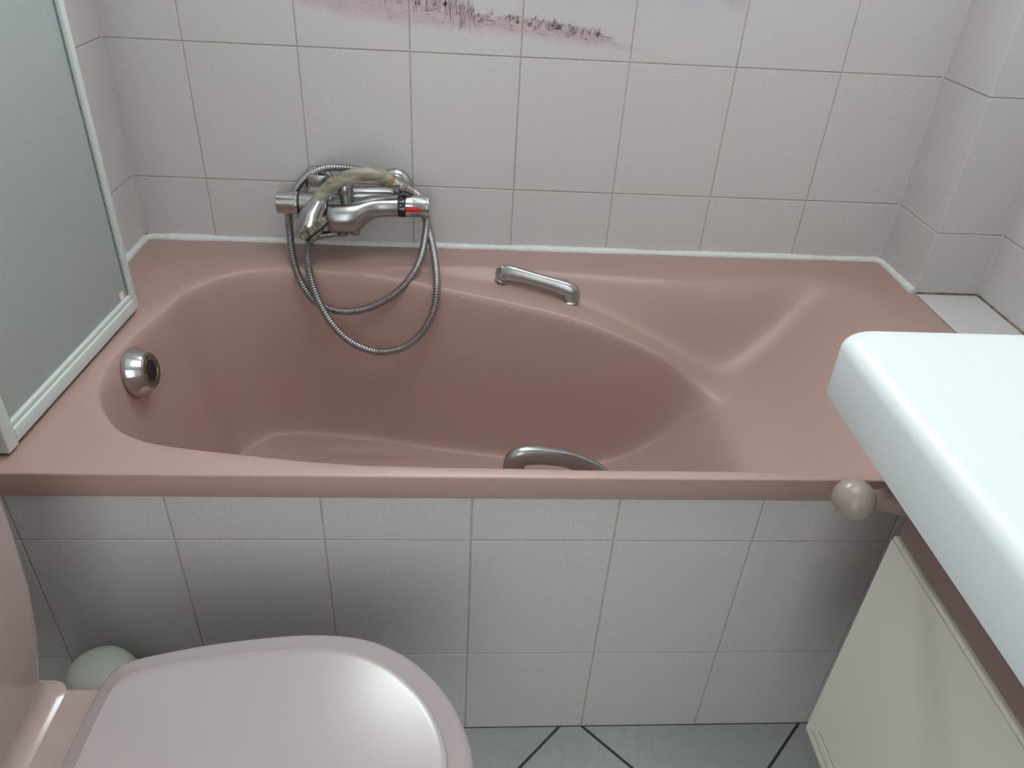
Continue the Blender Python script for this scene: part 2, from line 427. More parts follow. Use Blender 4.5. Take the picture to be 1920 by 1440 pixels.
# floor tiles, diagonal
def floor_tiles():
    fl = walls['floor']; P = .2985; s2 = math.sqrt(2)
    # families x - y = 1.541 + k*P*sqrt2 ; x + y = .147 + k*P*sqrt2
    for i in range(-9, 10):
        for j in range(-9, 10):
            a = 1.541 / s2 + i * P; b = .147 / s2 + j * P          # along (1,-1)/s2 and (1,1)/s2
            c0 = Vector((1, -1, 0)) / s2 * (a + P / 2) + Vector((1, 1, 0)) / s2 * (b + P / 2)
            if not (-.2 < c0.x < XW + .2 and ROOM_Y - .2 < c0.y < -.55): continue
            # clip the square to the room
            g = .0024
            sq = [Vector((1, -1, 0)) / s2 * (a + u * P + (g if u == 0 else -g)) + Vector((1, 1, 0)) / s2 * (b + v * P + (g if v == 0 else -g)) for u, v in ((0, 0), (1, 0), (1, 1), (0, 1))]
            bm = bmesh.new(); vs = [bm.verts.new(p) for p in sq]; bm.faces.new(vs)
            for co, no in (((.001, 0, 0), (-1, 0, 0)), ((XW - .001, 0, 0), (1, 0, 0)), ((.78, ya(.78) - .001, 0), (-sl, 1, 0)), ((0, ROOM_Y + .002, 0), (0, -1, 0))):
                bmesh.ops.bisect_plane(bm, geom=bm.verts[:] + bm.edges[:] + bm.faces[:], plane_co=co, plane_no=no, clear_outer=True)
            if not bm.faces: bm.free(); continue
            r = bmesh.ops.inset_region(bm, faces=bm.faces[:], thickness=.0012, depth=0)
            inner = [f for f in bm.faces if f not in r['faces']]
            for v in bm.verts: v.co.z = -.0014
            for f in inner:
                for v in f.verts: v.co.z = 0.0
            me = bpy.data.meshes.new('tile'); bm.normal_update(); bmesh.ops.recalc_face_normals(bm, faces=bm.faces)
            if inner and inner[0].normal.z < 0:
                for f in bm.faces: f.normal_flip()
            bm.to_mesh(me); bm.free(); me.materials.append(M['floor'])
            o = bpy.data.objects.new('tile', me); COL.objects.link(o); o.parent = fl
floor_tiles()

# printed grass and twig strokes on the mural tiles (flat print)
def strokes():
    V, Fc = [], []
    def st(x, z, dx, dz, w):
        d = Vector((dx, 0, dz)); n = Vector((-dz, 0, dx)).normalized() * w / 2; p = Vector((x, -.0009, z)); k = len(V)
        V.extend([p - n, p + n, p + d * .6 + n * .7 , p + d * .6 - n * .7, p + d])
        Fc.append((k, k + 3, k + 2, k + 1)); Fc.append((k + 3, k + 4, k + 2))
    lox, loz = [.40, .57, .72, .82, .925], [1.006, .992, .986, .978, .976]
    hix, hiz = [.40, .53, .58, .66, .755, .85, .925], [1.085, 1.05, 1.04, 1.012, 1.010, .997, .977]
    gx = [.138 + .2 * k for k in range(7)]
    def ok(x): return min(abs(x - g) for g in gx) > .004
    for _ in range(340):                                 # short horizontal ground marks
        x = random.uniform(.40, .90); zl, zh = np.interp(x, lox, loz), np.interp(x, hix, hiz)
        z = zl + (zh - zl) * random.random() ** .9
        if not ok(x): continue
        l = random.uniform(.003, .011); st(x, z, l, random.uniform(-.003, .003), random.uniform(.0004, .0011))
    for _ in range(120):                                 # tufts
        x = random.uniform(.41, .88); zl, zh = np.interp(x, lox, loz), np.interp(x, hix, hiz)
        z = zl + (zh - zl) * random.uniform(.35, 1); s = random.uniform(.4, 1.1)
        if not ok(x): continue
        for k in range(random.randint(3, 6)):
            st(x + random.uniform(-.003, .003), z, random.uniform(-.006, .006) * s, random.uniform(.006, .014) * s, .0007)
    for _ in range(80):                                  # tall reeds near the left clump
        x = random.choice((random.gauss(.575, .018), random.gauss(.63, .012), random.gauss(.50, .02)))
        if not ok(x) or not .41 < x < .69: continue
        z = np.interp(x, hix, hiz) - random.uniform(.005, .04)
        st(x, z, random.uniform(-.01, .01), random.uniform(.02, .06), .0009)
    for k in range(16):                                  # wing tip of a bird at the top of the picture
        x = 1.066 + .003 * k; st(x + .004, 1.095 - .001 * k, .006 + .0012 * k, -.056 + .0022 * abs(k - 9) , .0008)
    return V, Fc
so = obj('printed_grass', strokes(), 'strokes', walls['wall_back']); so['kind'] = 'stuff'

# silicone bead round the bath
def bead(name, path, size, mat, label, n=3):
    P, _ = resample(np.array(path, float), .012)
    rad = np.array([size * (1 + .18 * math.sin(i * .31) * math.sin(i * .117) + random.uniform(-.07, .07)) for i in range(len(P))])
    return struct(obj(name, sweep(P, circle(8), rad), mat, None, 60), label, 'sealant')
e = .0012
bead('trim_1', [(e, yf(0) + .01, H + .001), (e, -.012, H + .001), (.012, -e, H + .001), (XR - .012, -e, H + .001), (XR - e, -.012, H + .001), (XR - e, -COLD + .002, H + .001)], .0082, 'silicone', 'white silicone bead between the bath rim and the tiled walls')
bead('trim_2', [(XR + .004, -COLD - .0006, H + .001), (XW - .001, -COLD - .0006, H + .001), (XW - .001, -.70, H + .001)], .0022, 'stain', 'brown stained joint round the small tiled ledge')

cj = .0006
for n_, (px, py, z_) in enumerate(((XR - cj, -cj, H + .009), (XW - cj, -COLD - cj, H + .003), (cj, -cj, H + .009))):
    bead('trim_%d' % (n_ + 3), [(px, py, z_), (px, py, ROOM_Z - .002)], .0019, 'joint', ('pale joint between back wall and column', 'pale joint between column and right wall', 'pale joint between left and back walls')[n_])

# ------------------------------------------------------------------ bathtub
WELL = [(.130, -.30), (.150, -.215), (.222, -.137), (.33, -.120), (.47, -.135), (.60, -.163), (.735, -.184), (.85, -.200), (.945, -.212), (1.035, -.220), (1.095, -.232), (1.15, -.255), (1.22, -.31), (1.36, -.39), (1.43, -.48),
        (1.40, -.60), (1.28, -.680), (1.12, -.700), (.945, -.704), (.85, -.706), (.735, -.7065), (.64, -.7065), (.56, -.7055), (.491, -.702), (.377, -.688), (.257, -.669), (.203, -.650), (.163, -.618), (.123, -.555), (.106, -.47), (.112, -.38)]
UPPER = [(.46, -.10), (.56, -.082), (.75, -.090), (.95, -.110), (1.10, -.120), (1.23, -.110), (1.335, -.088), (1.40, -.115), (1.445, -.20), (1.46, -.36), (1.445, -.53), (1.40, -.65), (1.34, -.695), (1.2, -.709), (.95, -.7125), (.72, -.7125), (.58, -.7095), (.50, -.69), (.46, -.60), (.44, -.40), (.44, -.20)]
def sdist(poly, X, Y):
    """positive inside"""
    P = np.asarray(poly); Q = np.roll(P, -1, 0); best = np.full(X.shape, 1e9); ins = np.zeros(X.shape, bool)
    for (ax, ay), (bx, by) in zip(P, Q):
        dx, dy = bx - ax, by - ay; L2 = dx * dx + dy * dy
        if L2 < 1e-14: continue
        t = np.clip(((X - ax) * dx + (Y - ay) * dy) / L2, 0, 1)
        best = np.minimum(best, (X - ax - t * dx) ** 2 + (Y - ay - t * dy) ** 2)
        if ay != by:
            c = ((ay > Y) != (by > Y)) & (X < (bx - ax) * (Y - ay) / (by - ay) + ax); ins ^= c
    d = np.sqrt(best); return np.where(ins, d, -d)
def smin(a, b, k):
    h = np.maximum(k - np.abs(a - b), 0) / k; return np.minimum(a, b) - h * h * k * .25
def smax(a, b, k): return -smin(-a, -b, k)
def smooth_interp(x, xs, ys):
    xs, ys = np.array(xs), np.array(ys); c = catmull(np.stack([xs, ys], 1), 24); return np.interp(x, c[:, 0], c[:, 1])
_wp = catmull(WELL, 8, True); _up = catmull(UPPER, 8, True)
def bath_depth(X, Y):
    sw = sdist(_wp, X, Y); su = sdist(_up, X, Y)
    def wall(s, m, r): s = np.maximum(s, 0); return m * (np.sqrt(s * s + r * r) - r)
    shelf = smooth_interp(X, [0, .45, .6, .735, .85, .945, 1.035, 1.11, 1.16, 1.22, 1.30, 1.37, 1.42, 1.46, 1.6],
                             [0, .002, .012, .026, .044, .072, .108, .142, .150, .122, .070, .028, .008, .001, 0])
    # the back rest is a little hollow across its width
    hollow = .018 * np.exp(-((X - 1.2) / .12) ** 2) * np.clip(1 - ((Y + .39) / .26) ** 2, 0, 1)
    up = smin(wall(su, 2.7, .026), shelf + hollow, .035)
    up = np.where(su > 0, np.maximum(up, 0), 0)
    floor_ = smooth_interp(X, [0, .5, .80, .90, .97, 1.03, 1.08, 1.13, 1.18, 1.24, 1.5, 1.7], [.345, .348, .350, .346, .325, .285, .236, .175, .12, .06, -.1, -.2])
    well = smin(wall(sw, 7.2, .0080), floor_, .14)
    well = np.where(sw > 0, well, np.minimum(sw * .9, 0))
    kk = .010 + .03 * np.clip((X - 1.0) / .15, 0, 1) ** 1.5
    d = smax(up, well, kk)
    d = np.where((sw < -.02) & (su <= 0), 0, d)
    # slight step that runs round the basin on the flat rim
    step = .0013 / (1 + np.exp(-(sw + .012) / .0016)) * np.clip((.55 - X) / .1, 0, 1)
    return np.maximum(d, 0) + step

def bath_shell():
    nx, ny = 470, 232
    xs = np.linspace(0.0005, XR - .0005, nx); rl = .0026; sk = .038
    V = []; t = np.linspace(0, 1, ny)
    X = np.repeat(xs[:, None], ny, 1); yb = -.0005; ye = yf(xs) + rl
    Y = yb + (ye - yb)[:, None] * t[None, :]
    D = bath_depth(X, Y)
    g = np.exp(-.5 * (np.arange(-24, 25) / 7.0) ** 2); g /= g.sum()        # the moulded back rest has very soft transitions
    B_ = np.apply_along_axis(lambda r: np.convolve(np.pad(r, 24, 'edge'), g, 'valid'), 0, D)
    B_ = np.apply_along_axis(lambda r: np.convolve(np.pad(r, 24, 'edge'), g, 'valid'), 1, B_)
    wm = np.clip((X - 1.04) / .12, 0, 1) * np.clip((Y - yf(X) - .03) / .05, 0, 1) * np.clip(-Y / .05, 0, 1) * np.clip((1.50 - X) / .05, 0, 1)
    Z = H - (D * (1 - wm) + B_ * wm)
    lip = [(rl * (1 - math.sin(a)), -rl * (1 - math.cos(a))) for a in np.linspace(math.pi / 10, math.pi / 2, 5)]
    lip += [(0.0, -sk * .5), (0.0, -sk + .003), (.0012, -sk + .0006), (.003, -sk), (.022, -sk)]
    for i in range(nx):
        for j in range(ny): V.append((X[i, j], Y[i, j], Z[i, j]))
        for a, b in lip: V.append((xs[i], yf(xs[i]) + a, H + b))
    m = ny + len(lip); F_ = []
    for i in range(nx - 1):
        for j in range(m - 1):
            a = i * m + j; F_.append((a, a + 1, a + m + 1, a + m))
    me = bpy.data.meshes.new('tub_shell'); me.from_pydata(V, [], F_); me.update()
    bm = bmesh.new(); bm.from_mesh(me)
    for f in bm.faces: pass
    bm.normal_update()
    if bm.faces[:][10].normal.z < 0: bmesh.ops.reverse_faces(bm, faces=bm.faces[:])
    bm.to_mesh(me); bm.free()
    return me
tub = thing('bathtub', 'dusty pink bathtub with armrests set against the tiled wall', 'bathtub', (.77, -.36, 0))
link('tub_shell', bath_shell(), 'bath', tub, 0)

# overflow control on the left end of the basin
oc = Vector((.1225, -.425, .5215)); od = Vector((.985, -.02, .17)).normalized()
def facets(a, t): 
    k = 2 * math.pi / 18; return math.cos(k / 2) / math.cos((a % k) - k / 2) if 0.004 < t < .03 else 1.0
ov = obj('overflow_cover', lathe(oc - od * .012, od, [(0, .030), (.010, .0405), (.014, .0415), (.0165, .0410), (.034, .0305), (.0355, .0295), (.036, .0275)], 72, rf=facets), 'chrome', tub, 30, 'faceted chrome overflow cover')
obj('overflow_ring', lathe(oc + od * .0238, od, [(0, .0278), (.0016, .0270), (.0020, .0180), (-.001, .0170)], 48, False, False), 'dirty', ov, 40, 'limescaled ring')
obj('overflow_centre', lathe(oc + od * .0240, od, [(0, .0172), (.0008, .0165), (.0012, .0130), (.0002, .006), (.0001, .001)], 40), 'black', ov, 40, 'dark recessed centre')

# grab handles
def grab(path, posts, label):
    P, t = resample(catmull(path, 12), .004); n = len(P)
    o = obj('grab_handle', sweep(P, superell(20, .0145, .0092, 3.0), np.array([1 + .12 * math.cos(2 * math.pi * i / n) for i in range(n)])), 'satin', tub, 40, label)
    for a, b in posts:
        a, b = Vector(a), Vector(b)
        obj('handle_mount', lathe(a, b - a, [(0, .0155), (.002, .0155), (.004, .0125), ((b - a).length * .7, .0112), ((b - a).length, .0100)], 24), 'satin', o, 40)
    return o
def shelf_z(x, y): return float(H - bath_depth(np.array([[x]]), np.array([[y]]))[0, 0])
def wall_y(x, z, ylo, yhi):
    ys = np.linspace(ylo, yhi, 400); zz = H - bath_depth(np.full((1, 400), x), ys[None, :])[0]
    return float(ys[np.argmin(np.abs(zz - z))])
z1, z2 = shelf_z(.719, -.113), shelf_z(.852, -.146)
grab([(.7190, -.111, z1 + .006), (.7185, -.1115, z1 + .016), (.7215, -.1125, .5665), (.735, -.116, .5690), (.778, -.1270, .5640), (.822, -.137, .5560), (.843, -.1415, .5510), (.8540, -.1440, .5450), (.8555, -.1445, z2 + .006)],
     [((.7190, -.111, z1 - .001), (.7190, -.111, z1 + .020)), ((.8540, -.1445, z2 - .001), (.8540, -.1445, z2 + .018))], 'satin chrome grab handle on the far armrest')
ya1, ya2 = wall_y(.719, .500, -.712, -.60), wall_y(.868, .462, -.712, -.60)
grab([(.7190, ya1 + .004, .500), (.7190, -.678, .506), (.7190, -.6650, .523), (.7205, -.6600, .5400), (.7270, -.6595, .5485), (.742, -.6575, .5505), (.768, -.6545, .5470), (.800, -.649, .5360), (.838, -.645, .5120), (.862, -.652, .4830), (.868, -.672, .4660), (.868, ya2 + .004, .462)],
     [((.7190, ya1 - .001, .500), (.7190, ya1 + .020, .503)), ((.8680, ya2 - .001, .462), (.8680, ya2 + .020, .465))], 'satin chrome arched grab handle behind the front rim')

# ------------------------------------------------------------------ bath mixer tap
AX = (-.065, .679)          # axis y, z of the mixer
tap = thing('bath_mixer_tap', 'chrome thermostatic bath mixer tap on the tiled wall', 'tap', (.43, 0, .62))
def rings_x(L, n=36):
    """L: (x, yc, zc, r) rings about the x axis"""
    return loft([[(x, y + r * math.cos(2 * math.pi * k / n), z + r * math.sin(2 * math.pi * k / n)) for k in range(n)] for x, y, z, r in L])
body = obj('mixer_body', join(rings_x([(.330, AX[0], AX[1], .0185), (.331, AX[0], AX[1], .0195), (.392, AX[0], AX[1], .0195), (.393, AX[0], AX[1], .018)]),
                       rings_x([(.345, -.045, .6895, .016), (.350, -.045, .6895, .0195), (.500, -.045, .6895, .0195), (.506, -.045, .6895, .016)])), 'satin', tap, 40)
sp = []
for x, r, zt, yc in [(.3862, .0285, .6895, -.084), (.3868, .0300, .6910, -.084), (.3885, .0312, .6920, -.084), (.4000, .0318, .6930, -.084), (.4200, .0320, .6938, -.083), (.4340, .0316, .6942, -.081), (.4440, .0300, .6950, -.078), (.4530, .0268, .6965, -.074), (.4620, .0236, .6980, -.071), (.4720, .0216, .6988, -.069), (.4850, .0206, .6990, -.067), (.5140, .0202, .6990, -.066), (.5155, .0196, .6984, -.066)]:
    sp.append((x, yc, zt - r, r))
obj('spout_block', rings_x(sp, 44), 'satin', tap, 40)
def rosette(x):
    obj('wall_rosette', lathe((x, -.0008, .6995), (0, -1, 0), [(0, .0315), (.003, .0315), (.008, .0290), (.012, .0235), (.014, .0150), (.034, .0145)], 40), 'chrome', tap, 40)
rosette(.3555); rosette(.5055)
# flow handle on the left
def fl(a, t): return 1 - .085 * max(0, math.cos(a * 5)) ** 6 if .001 < t < .034 else 1.0
obj('flow_handle', lathe((.2865, AX[0], AX[1] - .0015), (1, 0, 0), [(0, .012), (.0003, .0185), (.002, .0210), (.030, .0212), (.036, .0213), (.0405, .0210), (.0410, .0185)], 80, rf=fl), 'chrome', tap, 35)
obj('black_collar', lathe((.3270, AX[0], AX[1] - .001), (1, 0, 0), [(0, .0198), (.0038, .0198)], 36), 'black', tap, 40)
# temperature knob on the right
tk = obj('temperature_knob', lathe((.5295, AX[0], AX[1] + .0005), (1, 0, 0), [(0, .0205), (.0008, .0216), (.040, .0216), (.0405, .0212), (.0415, .0213), (.0450, .0200), (.0462, .0170), (.0464, .004)], 48), 'chrome', tap, 40)
obj('temperature_scale', lathe((.5160, AX[0], AX[1] + .0005), (1, 0, 0), [(0, .0205), (.0006, .0218), (.0130, .0220), (.0136, .0205)], 48), 'black', tap, 40)
def capsule_patch(x0, x1, el, half, r, h):
    """rounded bar wrapped on the knob: el = elevation of its centre in degrees, half = half width in m"""
    pts = []; n = 8
    for k in range(n + 1): a = -math.pi / 2 + math.pi * k / n; pts.append((x1 - half + half * math.cos(a), half * math.sin(a)))
    pts += [(x0, half), (x0, -half)]
    def wrap(x, s, rr): a = math.radians(el) + s / r; return (x, AX[0] - rr * math.cos(a), AX[1] + .0005 + rr * math.sin(a))
    cx, cs = sum(p[0] for p in pts) / len(pts), 0
    inner = [(cx + (x - cx) * .86, s * .8) for x, s in pts]
    return loft([[wrap(x, s, r - .001) for x, s in pts], [wrap(x, s, r + h * .6) for x, s in pts], [wrap(x, s, r + h) for x, s in inner]], False, True)
obj('red_button', capsule_patch(.5305, .5590, 3, .0052, .0216, .0009), 'red', tk, 40, 'red safety button')
obj('grip_inset', capsule_patch(.5420, .5690, 42, .0048, .0216, .0005), 'satin', tk, 40)
# scale figures
def figure(txt, x, el, size):
    cu = bpy.data.curves.new('scale_figure', 'FONT'); cu.body = txt; cu.size = size; cu.align_x = 'CENTER'; cu.align_y = 'CENTER'; cu.extrude = .0001
    tmp = bpy.data.objects.new('tmp', cu); COL.objects.link(tmp)
    dg = bpy.context.evaluated_depsgraph_get(); me = bpy.data.meshes.new_from_object(tmp.evaluated_get(dg)); bpy.data.objects.remove(tmp)
    a = math.radians(el); nrm = Vector((0, -math.cos(a), math.sin(a))); tang = Vector((0, math.sin(a), math.cos(a)))
    # text reads along the knob circumference
    Mx = Matrix((tang, -Vector((1, 0, 0)), nrm)).transposed()
    if Mx.determinant() < 0: Mx = Matrix((-tang, -Vector((1, 0, 0)), nrm)).transposed()
    pos = Vector((x, AX[0], AX[1] + .0005)) + nrm * .02205
    me.transform(Matrix.Translation(pos) @ Mx.to_4x4()); me.materials.clear()
    link('scale_figure', me, 'white_print', tap)
figure('30', .5262, 40, .0058); figure('40', .5262, 3, .0058)
for el in (60, 22, 40, 3):
    a = math.radians(el); n_ = Vector((0, -math.cos(a), math.sin(a))); c_ = Vector((.5210, AX[0], AX[1] + .0005)) + n_ * .0220
    tg = Vector((0, math.sin(a), math.cos(a))); w = .0009 if el in (40, 3) else .0005
    vs = [c_ + Vector((sx * .0015, 0, 0)) + tg * (sy * w) + n_ * q for q in (-.0003, .0002) for sx, sy in ((-1, -1), (1, -1), (1, 1), (-1, 1))]
    obj('scale_mark', (vs, [(0, 1, 2, 3), (4, 5, 6, 7), (0, 1, 5, 4), (1, 2, 6, 5), (2, 3, 7, 6), (3, 0, 4, 7)]), 'white_print', tap)
# diverter
obj('diverter_knob', lathe((.4185, -.078, .688), (0, 0, 1), [(0, .0150), (.004, .0150), (.0045, .0112), (.010, .0112), (.016, .0140), (.020, .0152), (.034, .0155), (.0362, .0145), (.0368, .0125), (.0368, .001)], 36), 'satin', tap, 35)
obj('outlet_nozzle', join(lathe((.4100, -.084, .6335), (0, 0, -1), [(0, .0125), (.006, .0125), (.0085, .011), (.0095, .004)], 24), lathe((.4330, -.086, .6360), (0, -.15, -1), [(0, .0095), (.006, .0100), (.0085, .009), (.0105, .005), (.011, .001)], 24)), 'dirty', tap, 40)
obj('shower_bracket', join(box(.3455, .3790, -.052, -.026, .704, .7275, .002), box(.3500, .3745, -.030, -.004, .690, .712, .002)), 'satin', tap, 40)

# ------------------------------------------------------------------ hand shower with hose
sh = thing('hand_shower', 'hand shower with pearly curved grip and ribbed metal hose hung over the tap', 'hand shower', (.43, -.1, .62))
Pp, _ = resample(catmull([(.3738, -.1000, .7000), (.3876, -.1000, .7168), (.4082, -.1000, .7336), (.4358, -.0980, .7445), (.4644, -.0930, .7480), (.4877, -.0860, .7430), (.5030, -.0800, .7320)], 10), .003)
obj('grip', sweep(Pp, circle(24), np.linspace(.0122, .0120, len(Pp)) * (1 + .06 * np.sin(np.linspace(0, math.pi, len(Pp))))), 'horn', sh, 50, 'pearly olive and cream curved grip')
dv = Vector((.5268 - .5024, .0100, .7187 - .7345)).normalized()
obj('grip_ring', lathe(Vector((.5010, -.0803, .7332)) , dv, [(-.0015, .0124), (-.0005, .0130), (.0050, .0130), (.0060, .0120)], 30), 'brass', sh, 40, 'tarnished brass ring')
obj('hose_connector', lathe(Vector((.5055, -.0795, .7305)), dv, [(0, .0112), (.001, .0118), (.0145, .0112), (.0150, .0098), (.0158, .0098), (.0164, .0102), (.026, .0088), (.027, .0070)], 30), 'chrome', sh, 35)
HD = catmull([(.3766, -.0995, .7030), (.3690, -.1020, .6882), (.3598, -.1050, .6714), (.3536, -.1070, .6552), (.3498, -.1080, .6427), (.3485, -.1080, .6340), (.3478, -.1080, .6285)], 8)
hr = np.interp(np.linspace(0, 1, len(HD)), [0, .04, .16, .33, .5, .66, .82, .93, 1], [.0110, .0132, .0175, .0228, .0262, .0262, .0215, .0140, .003])
hd = obj('shower_head', sweep(HD, superell(32, 1.0, .92, 2.2), hr, up=(0, -1, 0)), 'chrome', sh, 60)
dn = Vector((.60, -.10, -.74)).normalized(); dc = Vector((.3585, -.1070, .6510))
def knurl(a, t): return 1 + .03 * (1 if int(a / (2 * math.pi) * 60) % 2 else -1) if .001 < t < .012 else 1.0
obj('spray_ring', lathe(dc - dn * .002, dn, [(0, .0300), (.0015, .0325), (.011, .0325), (.0125, .0310)], 120, rf=knurl), 'dirty', hd, 30, 'knurled limescaled spray ring')
obj('spray_face', lathe(dc + dn * .0095, dn, [(0, .0310), (.0035, .0305), (.0048, .0280), (.0050, .001)], 48), 'black', hd, 40, 'black spray face')
HOSE = [(.5245, -.0708, .7200), (.5435, -.0550, .7036), (.5593, -.0340, .6774), (.5674, -.0360, .6544), (.5674, -.0600, .6309), (.5605, -.1100, .5965), (.5418, -.1450, .5674), (.5071, -.1650, .5367), (.4609, -.1700, .5115), (.4097, -.1700, .5030), (.3636, -.1600, .5147), (.3328, -.1400, .5469), (.3127, -.1000, .5835), (.3028, -.0600, .6214), (.2980, -.0340, .6438), (.3051, -.0290, .6696), (.3224, -.0290, .7001), (.3440, -.0330, .7215), (.3769, -.0380, .7375), (.4176, -.0400, .7400), (.4560, -.0330, .7330), (.4950, -.0200, .7200), (.5330, -.0200, .7000), (.5510, -.0190, .6750), (.5610, -.0190, .6465), (.5746, -.0600, .6200), (.5876, -.1200, .5908), (.5926, -.1700, .5589), (.5865, -.1950, .5207), (.5647, -.2100, .4821), (.5294, -.2200, .4551), (.4855, -.2200, .4444), (.4438, -.2200, .4575), (.4089, -.2100, .4811), (.3778, -.1850, .5147), (.3552, -.1500, .5526), (.3441, -.1150, .5858), (.3458, -.0950, .6101), (.3607, -.0880, .6208), (.3900, -.0850, .6260), (.4080, -.0845, .6290)]
Ph, th = resample(catmull(HOSE, 14), .00125)
obj('hose', sweep(Ph, circle(12), np.array([(.0074, .0074, .0066, .0056)[i % 4] for i in range(len(Ph))])), 'hose', sh, 40, 'ribbed metal shower hose in two loops')

# ------------------------------------------------------------------ folding shower screen
scr = thing('shower_screen', 'frosted bath shower screen in a white frame folded along the left wall', 'shower screen', (.075, -.5, H))
A, B = Vector((.0660, -.7000, 0)), Vector((.0870, -.3060, 0)); ud = (B - A).normalized(); un = Vector((ud.y, -ud.x, 0)); LEN = (B - A).length
def sbox(a0, a1, n0, n1, z0, z1, b=.002):
    v, f = box(a0, a1, n0, n1, z0, z1, b)
    return [A + ud * p[0] + un * p[1] + Vector((0, 0, p[2])) for p in v], f
ZT = H + 1.40; Z0 = H + .007
def sframe(name, *a): return obj(name, sbox(*a), 'frame', scr, 40)
sframe('frame_stile', LEN - .013, LEN, -.009, .009, Z0, ZT)
sframe('frame_stile', 0, .022, -.011, .011, Z0 - .002, ZT)
sframe('frame_rail', .0225, LEN - .0135, -.010, .010, Z0, Z0 + .021)
sframe('frame_rail', .0225, LEN - .0135, -.010, .010, ZT - .02, ZT)
obj('rail_bead', sbox(.0225, LEN - .0135, -.007, .007, Z0 + .0212, Z0 + .029), 'frame', scr, 40)
obj('sealing_strip', sbox(.004, LEN - .002, -.004, .004, H + .0008, Z0), 'gasket', scr, 40)
obj('pane', sbox(.020, LEN - .012, -.002, .002, Z0 + .015, ZT - .015, 0), 'screen', scr, None, 'frosted grey-green pane')
obj('glazing_strip', sbox(LEN - .0165, LEN - .0132, -.0035, .0035, Z0 + .03, ZT - .021), 'gasket', scr, 40)
obj('sticker', sbox(LEN - .039, LEN - .026, .0021, .0025, Z0 + .030, Z0 + .043, 0), 'sticker', scr, None, 'small pale sticker')
obj('wall_profile', join(box(.0005, .022, -.7190, -.7000, H + .008, ZT, .002), box(.020, .062, -.7150, -.7040, H + .30, H + .36, .002), box(.020, .062, -.7150, -.7040, H + 1.1, H + 1.16, .002)), 'frame', scr, 40)

# ------------------------------------------------------------------ toilet
toi = thing('toilet', 'dusty pink close-coupled toilet with closed lid beside the bath', 'toilet', (.33, -1.045, 0))
YC = -1.045
half = [(.2360, .060), (.2375, .105), (.2425, .1350), (.2560, .1520), (.290, .1640), (.351, .1785), (.420, .1890), (.470, .1920), (.510, .1895), (.544, .1815), (.575, .1665), (.600, .1480), (.625, .1220), (.645, .0920), (.658, .0620), (.666, .0350), (.6685, .012)]
def lid_outline(n=10):
    pts = [(x, YC + y) for x, y in half] + [(x, YC - y) for x, y in half[::-1]]
    return catmull(pts, n, True)
LO = lid_outline(6)
def off(P, dists):
    c = np.roll(P, -1, 0) - np.roll(P, 1, 0); nr = np.stack([c[:, 1], -c[:, 0]], 1); nr /= np.linalg.norm(nr, axis=1)[:, None]
    cen = P.mean(0); s = np.sign(((P - cen) * nr).sum(1).mean()); return P - nr * s * np.asarray(dists)[:, None]
inner_half = [(.2570, .052), (.2580, .090), (.2620, .1130), (.2740, .1270), (.3020, .1365), (.358, .1490), (.422, .1580), (.468, .1610), (.503, .1590), (.533, .1520), (.560, .1390), (.581, .1230), (.603, .1000), (.620, .0750), (.6310, .0510), (.6375, .0290), (.6395, .010)]
LI = catmull([(x, YC + y) for x, y in inner_half] + [(x, YC - y) for x, y in inner_half[::-1]], 6, True)
def ring(dist, z):
    Q = off(LO, dist * np.ones(len(LO))); return [(x, y, z) for x, y in Q]
def mixr(t, z): return [(x, y, z) for x, y in LO * (1 - t) + LI * t]
cx, cy = .45, YC
def scaled(Q, s, z): return [(cx + (x - cx) * s, cy + (y - cy) * s, z) for x, y, _ in Q]
lid_rings = [ring(.003, .4085), ring(.0008, .4100), mixr(0, .4130), mixr(.03, .4170), mixr(.10, .4205), mixr(.20, .4230), mixr(.35, .4252), mixr(.97, .4308), mixr(1, .4315), mixr(1.02, .4330), mixr(1.045, .4343), mixr(1.10, .4350)]
last = mixr(1.10, .4350)
for s_, z in ((.96, .43515), (.8, .4357), (.6, .4362), (.4, .4365), (.2, .4367), (.04, .4368)): lid_rings.append(scaled(last, s_, z))
obj('lid', loft(lid_rings), 'seat', toi, 24)
obj('seat', loft([ring(.012, .3905), ring(.004, .3925), ring(.001, .397), ring(.001, .4035), ring(.004, .4072), ring(.012, .4082)]), 'seat', toi, 50)
# bowl
def brings():
    R_ = [ring(.020, .3895), ring(.006, .3885), ring(.002, .3830), ring(.004, .3650)]
    for z, s, dx in ((.33, .90, -.01), (.28, .78, -.03), (.22, .66, -.05), (.15, .58, -.06), (.08, .58, -.06), (.02, .62, -.06), (.0005, .63, -.06)):
        R_.append([(cx + dx + (x - cx) * s, cy + (y - cy) * s, z) for x, y, _ in ring(.004, z)])
    return R_
obj('bowl', loft(brings()), 'toilet', toi, 50)
def rrect(x0, x1, y0, y1, r, z, n=6):
    out = []
    for (px, py, a0) in ((x1 - r, y1 - r, 0), (x0 + r, y1 - r, 90), (x0 + r, y0 + r, 180), (x1 - r, y0 + r, 270)):
        for k in range(n + 1): a = math.radians(a0 + 90 * k / n); out.append((px + r * math.cos(a), py + r * math.sin(a), z))
    return out
hw = .132
obj('deck', loft([rrect(.012, .40, YC - hw + .02, YC + hw - .02, .03, .25), rrect(.006, .40, YC - hw + .004, YC + hw - .004, .03, .36), rrect(.005, .40, YC - hw, YC + hw, .025, .392), rrect(.006, .40, YC - hw + .002, YC + hw - .002, .025, .3985), rrect(.010, .40, YC - hw + .007, YC + hw - .007, .024, .4015)]), 'toilet', toi, 50)
